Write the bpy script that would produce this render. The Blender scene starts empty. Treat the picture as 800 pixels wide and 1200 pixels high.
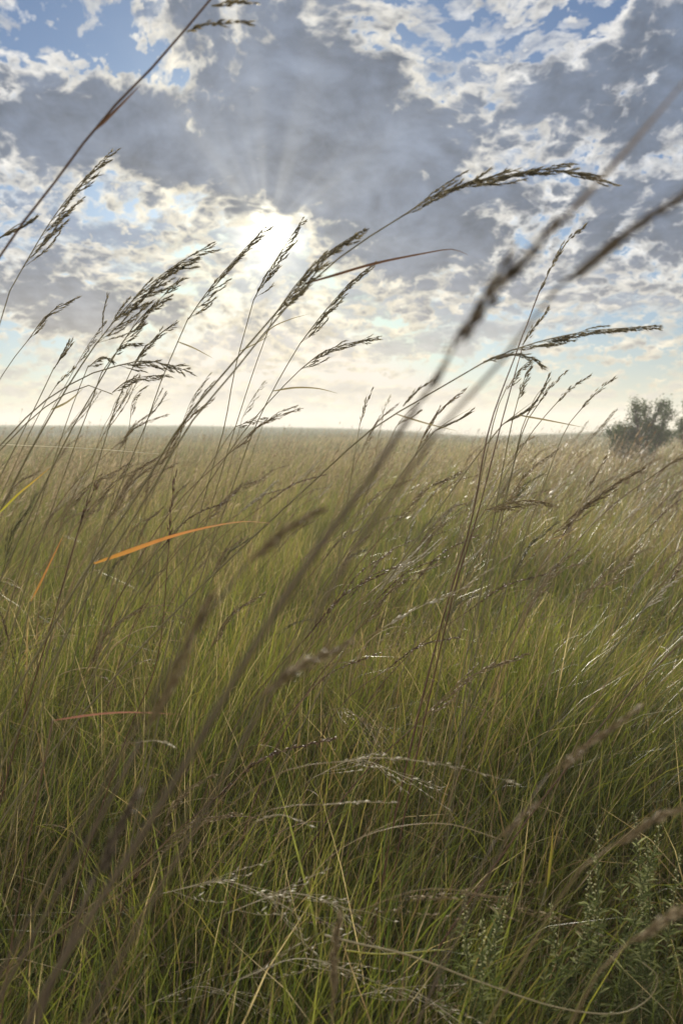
import bpy, math, random
import numpy as np
from mathutils import Vector, Matrix

random.seed(7)
rng = np.random.default_rng(11)
R = math.radians
scene = bpy.context.scene
col = scene.collection

# ------------------------------------------------------------------ camera
CAM_Z = 1.05
PITCH = R(6.1)                       # looking a little downward
F = 906.0                            # focal length in units of an 800 x 1200 frame
CP, SP = math.cos(PITCH), math.sin(PITCH)
cam_data = bpy.data.cameras.new('camera')
cam = bpy.data.objects.new('camera', cam_data)
col.objects.link(cam)
cam.location = (0, 0, CAM_Z)
cam.rotation_euler = (R(90) - PITCH, 0, 0)
cam_data.sensor_fit = 'VERTICAL'
cam_data.sensor_height = 36.0
cam_data.sensor_width = 24.0
cam_data.lens = F / 1200 * 36.0
cam_data.clip_start = 0.02
cam_data.clip_end = 5000
cam_data.dof.use_dof = True
cam_data.dof.focus_distance = 1.4
cam_data.dof.aperture_fstop = 6.6
cam_data.dof.aperture_blades = 0
scene.camera = cam


def ray(px, py):
    x, y = (px - 400) / F, (600 - py) / F
    return Vector((x, CP + y * SP, -SP + y * CP))


def at(px, py, Y):
    """Point of the place at Y metres in front of the camera."""
    d = ray(px, py)
    return Vector((0, 0, CAM_Z)) + d * (Y / d.y)


# ------------------------------------------------------------------ sky
SUN_AZ, SUN_EL = R(-5.3), R(13.6)     # azimuth from +Y towards +X
SUN_DIR = Vector((math.sin(SUN_AZ) * math.cos(SUN_EL), math.cos(SUN_AZ) * math.cos(SUN_EL), math.sin(SUN_EL)))


class X:
    """Tiny expression wrapper round shader sockets."""
    nt = None

    def __init__(s, sock): s.s = sock

    @staticmethod
    def math(op, a, b=None, c=None, clamp=False):
        n = X.nt.nodes.new('ShaderNodeMath'); n.operation = op; n.use_clamp = clamp
        for i, v in enumerate((a, b, c)):
            if v is None: continue
            if isinstance(v, X): X.nt.links.new(v.s, n.inputs[i])
            else: n.inputs[i].default_value = v
        return X(n.outputs[0])

    @staticmethod
    def vec(op, a, b=None, c=None, out=0):
        n = X.nt.nodes.new('ShaderNodeVectorMath'); n.operation = op
        for i, v in enumerate((a, b, c)):
            if v is None: continue
            if isinstance(v, X): X.nt.links.new(v.s, n.inputs[i])
            elif op == 'SCALE' and i == 1: n.inputs['Scale'].default_value = v
            else: n.inputs[i].default_value = v
        return X(n.outputs[out])

    @staticmethod
    def scale(a, f):
        n = X.nt.nodes.new('ShaderNodeVectorMath'); n.operation = 'SCALE'
        X.nt.links.new(a.s, n.inputs[0])
        if isinstance(f, X): X.nt.links.new(f.s, n.inputs['Scale'])
        else: n.inputs['Scale'].default_value = f
        return X(n.outputs[0])

    @staticmethod
    def xyz(x, y, z):
        n = X.nt.nodes.new('ShaderNodeCombineXYZ')
        for i, v in enumerate((x, y, z)):
            if isinstance(v, X): X.nt.links.new(v.s, n.inputs[i])
            else: n.inputs[i].default_value = v
        return X(n.outputs[0])

    @staticmethod
    def noise(v, scale, detail=6, rough=0.55, out=0, lac=2.0, dist=0.0):
        n = X.nt.nodes.new('ShaderNodeTexNoise'); n.noise_dimensions = '2D'
        X.nt.links.new(v.s, n.inputs['Vector'])
        n.inputs['Scale'].default_value = scale; n.inputs['Detail'].default_value = detail
        n.inputs['Roughness'].default_value = rough; n.inputs['Lacunarity'].default_value = lac
        n.inputs['Distortion'].default_value = dist
        return X(n.outputs[out])

    @staticmethod
    def mix(f, a, b):
        n = X.nt.nodes.new('ShaderNodeMix'); n.data_type = 'RGBA'; n.clamp_factor = True
        if isinstance(f, X): X.nt.links.new(f.s, n.inputs[0])
        else: n.inputs[0].default_value = f
        for i, v in ((6, a), (7, b)):
            if isinstance(v, X): X.nt.links.new(v.s, n.inputs[i])
            else: n.inputs[i].default_value = (*v, 1)
        return X(n.outputs[2])

    @staticmethod
    def smooth(v, a, b, lo=0.0, hi=1.0):
        n = X.nt.nodes.new('ShaderNodeMapRange'); n.interpolation_type = 'SMOOTHSTEP'
        X.nt.links.new(v.s, n.inputs[0])
        for i, q in enumerate((a, b, lo, hi)): n.inputs[i + 1].default_value = q
        return X(n.outputs[0])

    def __add__(s, o): return X.math('ADD', s, o)
    def __radd__(s, o): return X.math('ADD', o, s)
    def __sub__(s, o): return X.math('SUBTRACT', s, o)
    def __rsub__(s, o): return X.math('SUBTRACT', o, s)
    def __mul__(s, o): return X.math('MULTIPLY', s, o)
    def __rmul__(s, o): return X.math('MULTIPLY', o, s)
    def __truediv__(s, o): return X.math('DIVIDE', s, o)
    def __pow__(s, o): return X.math('POWER', s, o)
    def clamp(s): return X.math('ADD', s, 0.0, clamp=True)
    def pos(s): return X.math('MAXIMUM', s, 0.0)


def expn(x):                       # e^-x
    return X.math('POWER', math.exp(-1), x)


world = bpy.data.worlds.new('World')
scene.world = world
world.use_nodes = True
nt = world.node_tree
nt.nodes.clear()
X.nt = nt
tc = X(nt.nodes.new('ShaderNodeTexCoord').outputs['Generated'])
sep = nt.nodes.new('ShaderNodeSeparateXYZ'); nt.links.new(tc.s, sep.inputs[0])
dx, dy, dz = (X(sep.outputs[i]) for i in range(3))
sky = nt.nodes.new('ShaderNodeTexSky')
sky.sky_type = 'NISHITA'
sky.sun_disc = False
sky.sun_elevation = SUN_EL
sky.sun_rotation = SUN_AZ
sky.altitude = 300
sky.air_density = 1.0
sky.dust_density = 0.6
sky.ozone_density = 1.5
clear = X(sky.outputs[0])

el = X.math('ARCSINE', dz) * (180 / math.pi)
az = X.math('ARCTAN2', dx, dy) * (180 / math.pi)
AE = X.xyz(az, el, 0.0)
# the cloud deck: a flat layer overhead, so clouds crowd together towards the horizon
zc = (dz.pos() + 0.40) * 0.72
deck = X.xyz(dx / zc, dy / zc, 0.0)
wob = X.vec('SUBTRACT', X.noise(deck, 1.7, 4, 0.55, out=1), (0.5, 0.5, 0.5))
deckw = X.vec('ADD', deck, X.scale(wob, 0.16))


def ae(px, py):
    d = ray(px, py).normalized()
    return math.degrees(math.atan2(d.x, d.y)), math.degrees(math.asin(d.z))


def blobs(rows):
    """Sum of soft lumps on the sky dome: (where, width and height in degrees, amount)."""
    acc = None
    for px, py, rx, ry, a in rows:
        c = ae(px, py)
        rx, ry = rx / 15.8, ry / 15.8
        q = X.vec('MULTIPLY_ADD', AE, (1 / rx, 1 / ry, 0), (-c[0] / rx, -c[1] / ry, 0))
        g = expn(X.vec('DOT_PRODUCT', q, q, out=1))
        acc = g * a if acc is None else X.math('MULTIPLY_ADD', g, a, acc)
    return acc


# heavy cumulus: where the masses and the gaps are
heavy = blobs([
    (330, 150, 190, 95, 0.62), (90, 135, 110, 48, 0.62), (20, 130, 70, 50, 0.3), (420, 60, 75, 90, 0.45), (450, 215, 120, 60, 0.45), (250, 205, 140, 42, 0.42),
    (715, 105, 105, 66, 0.62), (790, 90, 60, 75, 0.45), (560, 120, 60, 75, -0.12), (212, 30, 75, 44, 0.30), (20, 5, 60, 22, 0.35),
    (640, 258, 190, 44, 0.68), (510, 295, 85, 45, 0.5), (800, 275, 90, 45, 0.5), (60, 355, 110, 42, 0.75), (210, 370, 80, 22, 0.3), (200, 330, 60, 30, 0.15), (590, 15, 45, 20, 0.25),
    (105, 48, 85, 30, -0.75), (20, 55, 40, 22, -0.45), (195, 86, 34, 14, -0.45), (520, 30, 42, 50, -0.45), (560, 60, 30, 30, -0.2), (690, 5, 50, 16, -0.5), (490, 205, 22, 14, -0.5),
    (660, 200, 80, 10, -0.5), (770, 205, 40, 11, -0.3), (560, 215, 30, 14, -0.3),
    (318, 274, 46, 20, -0.6), (120, 250, 150, 40, -0.2),
    (310, 445, 900, 50, -0.3),
])
n1 = X.noise(deckw, 3.2, 3, 0.5)
n2 = X.noise(deckw, 9.0, 10, 0.62)
vor = nt.nodes.new('ShaderNodeTexVoronoi'); vor.voronoi_dimensions = '2D'; vor.feature = 'F1'; vor.inputs['Scale'].default_value = 17.0
vor.inputs['Detail'].default_value = 2.5; vor.inputs['Roughness'].default_value = 0.6
puffv = X.vec('ADD', deckw, X.scale(X.vec('SUBTRACT', X.noise(deckw, 14.0, 4, 0.6, out=1), (0.5, 0.5, 0.5)), 0.05))
nt.links.new(puffv.s, vor.inputs['Vector'])
puff = 0.5 - X(vor.outputs['Distance'])
hv = heavy + (n1 - 0.5) * 1.7 + (n2 - 0.5) * 2.1 + puff * 0.55 + 0.20
# broken high cloud below and around it
alto = blobs([
    (130, 225, 210, 70, 0.55), (330, 360, 230, 62, 0.34), (520, 350, 150, 50, 0.25), (720, 345, 170, 42, 0.30), (60, 470, 300, 24, 0.3), (400, 405, 420, 14, 0.3), (350, 325, 420, 30, 0.2), (500, 462, 500, 10, 0.45), (200, 430, 260, 10, 0.4), (300, 485, 600, 7, 0.4), (580, 110, 110, 95, 0.45),
    (300, 260, 90, 40, 0.35), (700, 412, 160, 22, -0.4), (430, 440, 200, 14, -0.28), (60, 300, 60, 20, 0.1), (640, 190, 140, 18, 0.2), (210, 40, 80, 50, 0.25), (480, 395, 160, 14, 0.15),
    (105, 48, 85, 30, -0.45), (520, 30, 42, 50, -0.3),
])
n3 = X.noise(deckw, 11.0, 10, 0.62)
n4 = X.noise(X.vec('MULTIPLY', deckw, (1.0, 1.6, 1.0)), 4.0, 4, 0.5)
al = alto * 1.1 + (n3 - 0.5) * 3.0 + (n4 - 0.5) * 2.0 + puff * 0.6 + 0.24

ps = (SUN_DIR.x / ((SUN_DIR.z + 0.40) * 0.72), SUN_DIR.y / ((SUN_DIR.z + 0.40) * 0.72), 0.0)
tos = X.vec('NORMALIZE', X.vec('SUBTRACT', ps, deckw))
shift = X.vec('ADD', deckw, X.scale(tos, 0.035))
side_h = n2 - X.noise(shift, 9.0, 4, 0.62)
side_a = n3 - X.noise(shift, 11.0, 4, 0.62)

sund = X.vec('DOT_PRODUCT', tc, tuple(SUN_DIR), out=1)
ang = X.math('ARCCOSINE', X.math('MINIMUM', sund, 0.99999)) * (180 / math.pi)
glow_w = expn(ang * (1 / 14.0))             # wide forward scattering
glow_n = expn(ang * ang * (1 / (1.9 ** 2)))   # the sun behind thin cloud
glow_m = expn(ang * ang * (1 / (6.5 ** 2)))

tau_h = hv.pos() * 4.2
tau_a = al.pos() * 2.4
alpha_h = 1.0 - expn(tau_h * 1.6)
alpha_a = 1.0 - expn(tau_a * 1.1)
lo = X.smooth(el, 0.0, 14.0)                  # how high above the horizon
bright = X.mix(lo, (8.2, 7.2, 5.0), X.mix(X.smooth(ang, 6.0, 22.0), (8.8, 8.0, 6.2), (8.8, 8.6, 8.2)))
bvar = 1.0 + (X.noise(deckw, 13.0, 5, 0.6) - 0.5) * 1.5
bright = X.scale(bright, (0.96 + glow_w * 0.22) * bvar)
grey = X.mix(lo, (4.3, 4.0, 3.6), (1.30, 1.80, 2.75))
grey = X.vec('ADD', grey, X.scale(X.mix(0.0, (5.2, 4.6, 3.4), (0, 0, 0)), glow_w * 0.35))
th_h = X.smooth(tau_h - side_h * 4.0, 0.25, 2.6)
lump = 0.92 + (X.noise(deckw, 3.2, 7, 0.58) - 0.5) * 1.15 + side_h * 0.9
col_h = X.mix(th_h, bright, X.scale(grey, lump))
th_a = X.smooth(tau_a - side_a * 3.0, 0.35, 1.8)
col_a = X.mix(th_a, bright, X.scale(grey, 1.32 + side_a * 1.0))

# air towards the horizon
base = X.vec('MINIMUM', X.vec('MULTIPLY', clear, (0.42, 0.58, 0.80)), (11, 10, 9))
hz = expn(el.pos() * (1 / 3.4))
base = X.mix(hz * 0.75, base, (5.0, 4.8, 4.0))
s1 = X.mix(alpha_a * 0.95, base, col_a)
s2 = X.mix(alpha_h, s1, col_h)
s3 = X.mix(hz * 0.36, s2, (5.5, 4.6, 3.1))
sun_core = X.mix(0.0, (1.0, 0.92, 0.70), (0, 0, 0))
thin = expn(tau_h * 1.3 + tau_a * 0.25)
up0 = Vector((0, 0, 1)); e1 = SUN_DIR.cross(up0).normalized(); e2 = e1.cross(SUN_DIR)
turn = X.math('ARCTAN2', X.vec('DOT_PRODUCT', tc, tuple(e1), out=1), X.vec('DOT_PRODUCT', tc, tuple(e2), out=1))
beam = X.smooth(X.noise(X.xyz(turn, 0.37, 0.0), 2.6, 2, 0.5), 0.35, 0.75)
beams = beam * expn(ang * (1 / 6.0)) * X.smooth(ang, 0.5, 3.0) * 2.4
s3 = X.vec('ADD', s3, X.scale(X.mix(0.0, (1.0, 0.95, 0.78), (0, 0, 0)), beams))
out = X.vec('ADD', s3, X.scale(sun_core, (glow_n * 24.0 * thin) + glow_m * (0.25 + thin * 0.7)))
# unseen sky away from the sun, brightened and warmed as added fill light
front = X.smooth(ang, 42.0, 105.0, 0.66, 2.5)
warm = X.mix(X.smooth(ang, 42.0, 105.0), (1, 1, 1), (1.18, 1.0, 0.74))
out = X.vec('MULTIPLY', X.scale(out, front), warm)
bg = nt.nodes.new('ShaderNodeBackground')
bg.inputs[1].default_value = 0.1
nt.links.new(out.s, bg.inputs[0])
wo = nt.nodes.new('ShaderNodeOutputWorld')
nt.links.new(bg.outputs[0], wo.inputs[0])
world.cycles.sampling_method = 'NONE'

scene.view_settings.view_transform = 'Standard'
scene.view_settings.look = 'None'
scene.view_settings.exposure = 0.6
scene.view_settings.gamma = 1.0
scene.view_settings.use_curve_mapping = False

# ------------------------------------------------------------------ terrain shape
def sstep(a, b, x):
    t = np.clip((x - a) / (b - a), 0, 1)
    return t * t * (3 - 2 * t)


_ph = np.random.default_rng(5).uniform(0, 6.283, (24, 2))
_dr = np.random.default_rng(6).uniform(0, 6.283, 24)


def waves(x, y, wl, n=6, off=0):
    """Smooth patchy field in about -1..1, features about wl metres across."""
    v = 0
    for k in range(n):
        a = _dr[(k + off) % 24] + off
        f = 6.283 / (wl * (0.6 + 0.25 * k))
        v = v + np.sin((x * math.cos(a) + y * math.sin(a)) * f + _ph[(k + off) % 24, 0] + 1.7 * np.sin((x * math.sin(a) - y * math.cos(a)) * f * 0.6 + _ph[(k + off) % 24, 1]))
    return v / n ** 0.5 * 0.75


def ground_z(x, y):
    x = np.asarray(x, float); y = np.asarray(y, float)
    r = np.hypot(x, y)
    px = 400 + F * x / np.maximum(np.abs(y), 1.0)              # bearing, as a column of the 800 wide frame
    crest = np.interp(px, [-200, 0, 180, 330, 430, 500, 560, 620, 700, 800, 1000], [1.05, 1.12, 1.05, 0.86, 0.55, 0.10, -0.45, -0.2, 0.25, 0.6, 0.9])
    z = crest * sstep(28, 115, r)
    z = z - 8.0 * sstep(118, 210, r)
    z = z + 0.10 * waves(x, y, 26) * sstep(6, 40, r) + 0.03 * waves(x, y, 3.1, off=5) * sstep(1, 6, r)
    return z


# ------------------------------------------------------------------ mesh builders
def link(name, mesh, mat=None, parent=None):
    o = bpy.data.objects.new(name, mesh)
    col.objects.link(o)
    if mat is not None: mesh.materials.append(mat)
    if parent is not None: o.parent = parent
    return o


def tag(o, label, cat, group=None):
    o['label'] = label; o['category'] = cat; o['kind'] = 'thing'
    if group: o['group'] = group
    return o


def thing(name, loc, label, cat, group=None):
    o = bpy.data.objects.new(name, None)
    col.objects.link(o)
    o.empty_display_size = 0.05
    o.location = loc
    return tag(o, label, cat, group)


class Mesh:
    def __init__(s): s.v, s.f, s.t = [], [], []

    def tube(s, pts, rads, n=6, tint=0.5):
        b = len(s.v)
        up = Vector((0.31, 0.87, 0.38))
        for i, p in enumerate(pts):
            d = (pts[min(i + 1, len(pts) - 1)] - pts[max(i - 1, 0)])
            d = d.normalized() if d.length > 1e-9 else Vector((0, 0, 1))
            u = d.cross(up)
            if u.length < 1e-4: u = d.cross(Vector((1, 0, 0)))
            u.normalize(); w = d.cross(u)
            for k in range(n):
                a = 6.28318 * k / n
                s.v.append(p + (u * math.cos(a) + w * math.sin(a)) * rads[i]); s.t.append(tint)
        for i in range(len(pts) - 1):
            for k in range(n):
                s.f.append((b + i * n + k, b + i * n + (k + 1) % n, b + (i + 1) * n + (k + 1) % n, b + (i + 1) * n + k))
        s.f.append(tuple(b + k for k in reversed(range(n))))
        s.f.append(tuple(b + (len(pts) - 1) * n + k for k in range(n)))

    def grain(s, p, d, L, w, tint):
        """A slim pointed spikelet."""
        u = d.orthogonal().normalized(); v = d.cross(u)
        b = len(s.v)
        s.v.append(p)
        m = p + d * (L * 0.4)
        for k in range(3):
            a = 2.0944 * k + tint * 7
            s.v.append(m + (u * math.cos(a) + v * math.sin(a)) * w * 0.5)
        s.v.append(p + d * L)
        s.t += [tint] * 5
        for k in range(3):
            s.f.append((b, b + 1 + (k + 1) % 3, b + 1 + k)); s.f.append((b + 4, b + 1 + k, b + 1 + (k + 1) % 3))

    def ribbon(s, pts, ws, side, tint=0.5, tint1=None, fold=0.25):
        """A leaf: a folded strip, V shaped in section."""
        b = len(s.v)
        for i, p in enumerate(pts):
            d = (pts[min(i + 1, len(pts) - 1)] - pts[max(i - 1, 0)]).normalized()
            sd = (side - d * side.dot(d)).normalized()
            nn = d.cross(sd)
            t = tint if tint1 is None else tint + (tint1 - tint) * i / (len(pts) - 1)
            s.v += [p - sd * ws[i] / 2 + nn * ws[i] * fold, p.copy(), p + sd * ws[i] / 2 + nn * ws[i] * fold]
            s.t += [t, t, t]
        for i in range(len(pts) - 1):
            q = b + i * 3
            s.f.append((q, q + 1, q + 4, q + 3)); s.f.append((q + 1, q + 2, q + 5, q + 4))

    def build(s, name, mat, parent=None, org=None):
        me = bpy.data.meshes.new(name)
        o3 = org if org is not None else Vector((0, 0, 0))
        me.from_pydata([tuple(v - o3) for v in s.v], [], s.f)
        a = me.attributes.new('tint', 'FLOAT', 'POINT')
        a.data.foreach_set('value', np.asarray(s.t, np.float32))
        me.polygons.foreach_set('use_smooth', np.ones(len(me.polygons), bool))
        return link(name, me, mat, parent)


def smooth_path(pts, n):
    """Catmull-Rom through pts, n points evenly spaced in length."""
    P = [Vector(p) for p in pts]
    if len(P) == 2: return [P[0].lerp(P[1], i / (n - 1)) for i in range(n)]
    Q = [P[0] * 2 - P[1]] + P + [P[-1] * 2 - P[-2]]
    out = []
    for i in range(1, len(Q) - 2):
        a, b, c, d = Q[i - 1], Q[i], Q[i + 1], Q[i + 2]
        for k in range(12):
            t = k / 12
            out.append(0.5 * ((2 * b) + (c - a) * t + (2 * a - 5 * b + 4 * c - d) * t * t + (3 * b - a - 3 * c + d) * t ** 3))
    out.append(P[-1])
    L = [0]
    for i in range(1, len(out)): L.append(L[-1] + (out[i] - out[i - 1]).length)
    res, j = [], 0
    for i in range(n):
        q = L[-1] * i / (n - 1)
        while j < len(L) - 2 and L[j + 1] < q: j += 1
        res.append(out[j].lerp(out[j + 1], (q - L[j]) / max(L[j + 1] - L[j], 1e-9)))
    return res


def numpy_mesh(name, V, quads, tint, mat, smooth=True):
    me = bpy.data.meshes.new(name)
    me.vertices.add(len(V)); me.vertices.foreach_set('co', V.astype(np.float32).ravel())
    nq = len(quads)
    me.loops.add(nq * 4); me.loops.foreach_set('vertex_index', quads.astype(np.int32).ravel())
    me.polygons.add(nq)
    me.polygons.foreach_set('loop_start', np.arange(0, nq * 4, 4, dtype=np.int32))
    me.polygons.foreach_set('loop_total', np.full(nq, 4, np.int32))
    me.polygons.foreach_set('use_smooth', np.full(nq, smooth, bool))
    a = me.attributes.new('tint', 'FLOAT', 'POINT'); a.data.foreach_set('value', tint.astype(np.float32))
    me.update(calc_edges=True)
    return link(name, me, mat)


# ------------------------------------------------------------------ materials
def new_mat(name):
    m = bpy.data.materials.new(name); m.use_nodes = True
    m.node_tree.nodes.clear()
    return m, m.node_tree


def plant_mat(name, stops, trans=0.4, rough=0.5, spec=0.25, speck=0.35, scale=60.0, tcol=(1.25, 1.2, 0.7)):
    """Thin plant tissue: the tint stored on the mesh picks a colour from the stops; light passes through."""
    m, nt = new_mat(name)
    N, Lk = nt.nodes.new, nt.links.new
    at_ = N('ShaderNodeAttribute'); at_.attribute_name = 'tint'
    tcn = N('ShaderNodeTexCoord')
    nz = N('ShaderNodeTexNoise'); nz.inputs['Scale'].default_value = scale; nz.inputs['Detail'].default_value = 3
    Lk(tcn.outputs['Object'], nz.inputs['Vector'])
    ad = N('ShaderNodeMath'); ad.operation = 'MULTIPLY_ADD'; ad.inputs[1].default_value = speck
    sb = N('ShaderNodeMath'); sb.operation = 'SUBTRACT'; sb.inputs[1].default_value = 0.5
    Lk(nz.outputs[0], sb.inputs[0]); Lk(sb.outputs[0], ad.inputs[0]); Lk(at_.outputs['Fac'], ad.inputs[2])
    cr = N('ShaderNodeValToRGB')
    els = cr.color_ramp.elements
    while len(els) < len(stops): els.new(0.5)
    for e, (p, c) in zip(els, stops): e.position = p; e.color = (*c, 1)
    Lk(ad.outputs[0], cr.inputs[0])
    pb = N('ShaderNodeBsdfPrincipled')
    pb.inputs['Roughness'].default_value = rough; pb.inputs['Specular IOR Level'].default_value = spec
    Lk(cr.outputs[0], pb.inputs['Base Color'])
    tr = N('ShaderNodeBsdfTranslucent')
    mu = N('ShaderNodeMix'); mu.data_type = 'RGBA'; mu.blend_type = 'MULTIPLY'; mu.inputs[0].default_value = 1; mu.inputs[7].default_value = (*tcol, 1)
    Lk(cr.outputs[0], mu.inputs[6]); Lk(mu.outputs[2], tr.inputs[0])
    mx = N('ShaderNodeMixShader'); mx.inputs[0].default_value = trans
    Lk(pb.outputs[0], mx.inputs[1]); Lk(tr.outputs[0], mx.inputs[2])
    ou = N('ShaderNodeOutputMaterial'); Lk(mx.outputs[0], ou.inputs[0])
    return m


GRASS = [(0.0, (0.020, 0.030, 0.010)), (0.22, (0.050, 0.074, 0.016)), (0.42, (0.104, 0.126, 0.026)), (0.56, (0.175, 0.190, 0.036)), (0.64, (0.185, 0.165, 0.055)),
         (0.74, (0.165, 0.128, 0.070)), (0.83, (0.160, 0.110, 0.070)), (0.91, (0.26, 0.195, 0.125)), (1.0, (0.44, 0.37, 0.26))]
M_grass = plant_mat('grass_blades', GRASS, trans=0.55, spec=0.5, rough=0.38, scale=25)
M_tan = plant_mat('straw_tan', [(0, (0.12, 0.085, 0.045)), (0.5, (0.26, 0.20, 0.115)), (1, (0.44, 0.37, 0.25))], trans=0.35, tcol=(1.15, 1.05, 0.85))
M_red = plant_mat('red_brown_stem', [(0, (0.045, 0.027, 0.019)), (0.5, (0.115, 0.066, 0.042)), (1, (0.22, 0.155, 0.115))], trans=0.2, tcol=(1.2, 1, 0.8))
M_close = plant_mat('grey_brown_stem', [(0, (0.055, 0.043, 0.032)), (0.5, (0.135, 0.105, 0.075)), (1, (0.24, 0.19, 0.14))], trans=0.25, tcol=(1.1, 1, 0.85))
M_olive = plant_mat('olive_stem', [(0, (0.045, 0.045, 0.02)), (0.5, (0.105, 0.098, 0.048)), (1, (0.21, 0.185, 0.10))], trans=0.3, tcol=(1.15, 1.1, 0.75))
M_pale = plant_mat('pale_seed', [(0, (0.30, 0.25, 0.17)), (0.5, (0.50, 0.46, 0.37)), (1, (0.72, 0.70, 0.62))], trans=0.45, tcol=(1.05, 1.02, 0.95))
M_orange = plant_mat('orange_leaf', [(0, (0.42, 0.30, 0.21)), (0.45, (0.52, 0.25, 0.095)), (1, (0.48, 0.27, 0.07))], trans=0.35, tcol=(1.15, 1, 0.8), scale=120, speck=0.8)
M_yellow = plant_mat('yellow_leaf', [(0, (0.45, 0.22, 0.06)), (0.5, (0.36, 0.31, 0.06)), (1, (0.28, 0.30, 0.07))], trans=0.5)
M_pink = plant_mat('pink_leaf', [(0, (0.22, 0.10, 0.08)), (1, (0.32, 0.17, 0.13))], trans=0.4, tcol=(1.1, 1, 0.9))
M_sage = plant_mat('sage_leaf', [(0, (0.052, 0.066, 0.022)), (0.5, (0.10, 0.116, 0.045)), (1, (0.46, 0.45, 0.25))], trans=0.3, rough=0.7, tcol=(1, 1.1, 0.8))
M_treeleaf = plant_mat('shrub_leaf', [(0, (0.022, 0.042, 0.012)), (0.5, (0.040, 0.072, 0.020)), (1, (0.072, 0.11, 0.032))], trans=0.3, scale=3)
M_bark = plant_mat('bark', [(0, (0.03, 0.025, 0.02)), (1, (0.10, 0.085, 0.07))], trans=0.0, rough=0.9, scale=20)

# ------------------------------------------------------------------ ground
def build_ground():
    rad = np.concatenate([np.linspace(0.0, 3, 16), np.geomspace(3.4, 212, 52)])
    na = 200
    ang = np.linspace(0, 2 * math.pi, na, endpoint=False)
    X_, Y_ = rad[:, None] * np.sin(ang)[None], rad[:, None] * np.cos(ang)[None]
    Z_ = ground_z(X_, Y_)
    V = np.stack([X_, Y_, Z_], -1).reshape(-1, 3)
    i, j = np.meshgrid(np.arange(len(rad) - 1), np.arange(na), indexing='ij')
    q = np.stack([i * na + j, i * na + (j + 1) % na, (i + 1) * na + (j + 1) % na, (i + 1) * na + j], -1).reshape(-1, 4)
    m, nt = new_mat('soil_and_thatch'); N, Lk = nt.nodes.new, nt.links.new
    g = N('ShaderNodeNewGeometry')
    n1 = N('ShaderNodeTexNoise'); n1.inputs['Scale'].default_value = 40; n1.inputs['Detail'].default_value = 8
    n2 = N('ShaderNodeTexNoise'); n2.inputs['Scale'].default_value = 0.09; n2.inputs['Detail'].default_value = 6
    Lk(g.outputs['Position'], n1.inputs['Vector']); Lk(g.outputs['Position'], n2.inputs['Vector'])
    c1 = N('ShaderNodeValToRGB'); c1.color_ramp.elements[0].position = 0.35; c1.color_ramp.elements[0].color = (0.025, 0.022, 0.012, 1)
    c1.color_ramp.elements[1].position = 0.7; c1.color_ramp.elements[1].color = (0.11, 0.088, 0.048, 1)
    c2 = N('ShaderNodeValToRGB'); c2.color_ramp.elements[0].position = 0.35; c2.color_ramp.elements[0].color = (0.055, 0.066, 0.026, 1)
    c2.color_ramp.elements[1].position = 0.65; c2.color_ramp.elements[1].color = (0.13, 0.105, 0.06, 1)
    Lk(n1.outputs[0], c1.inputs[0]); Lk(n2.outputs[0], c2.inputs[0])
    mx = N('ShaderNodeMix'); mx.data_type = 'RGBA'; mx.inputs[0].default_value = 0.55
    Lk(c1.outputs[0], mx.inputs[6]); Lk(c2.outputs[0], mx.inputs[7])
    pb = N('ShaderNodeBsdfPrincipled'); pb.inputs['Roughness'].default_value = 0.95
    Lk(mx.outputs[2], pb.inputs['Base Color'])
    bp = N('ShaderNodeBump'); bp.inputs['Strength'].default_value = 0.6; bp.inputs['Distance'].default_value = 0.02
    Lk(n1.outputs[0], bp.inputs['Height']); Lk(bp.outputs[0], pb.inputs['Normal'])
    ou = N('ShaderNodeOutputMaterial'); Lk(pb.outputs[0], ou.inputs[0])
    o = numpy_mesh('ground', V, q, np.zeros(len(V)), m)
    o['kind'] = 'structure'


build_ground()


# ------------------------------------------------------------------ the grass nobody could count
def scatter(n, r0, r1, half=R(41), pw=2.0, gap=0.0):
    r = (rng.uniform(0, 1, n) * (r1 ** pw - r0 ** pw) + r0 ** pw) ** (1 / pw)
    a = rng.uniform(gap, half, n) * np.where(gap > 0, rng.choice((-1, 1), n), 1) if gap > 0 else rng.uniform(-half, half, n)
    return r * np.sin(a), r * np.cos(a)


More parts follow.
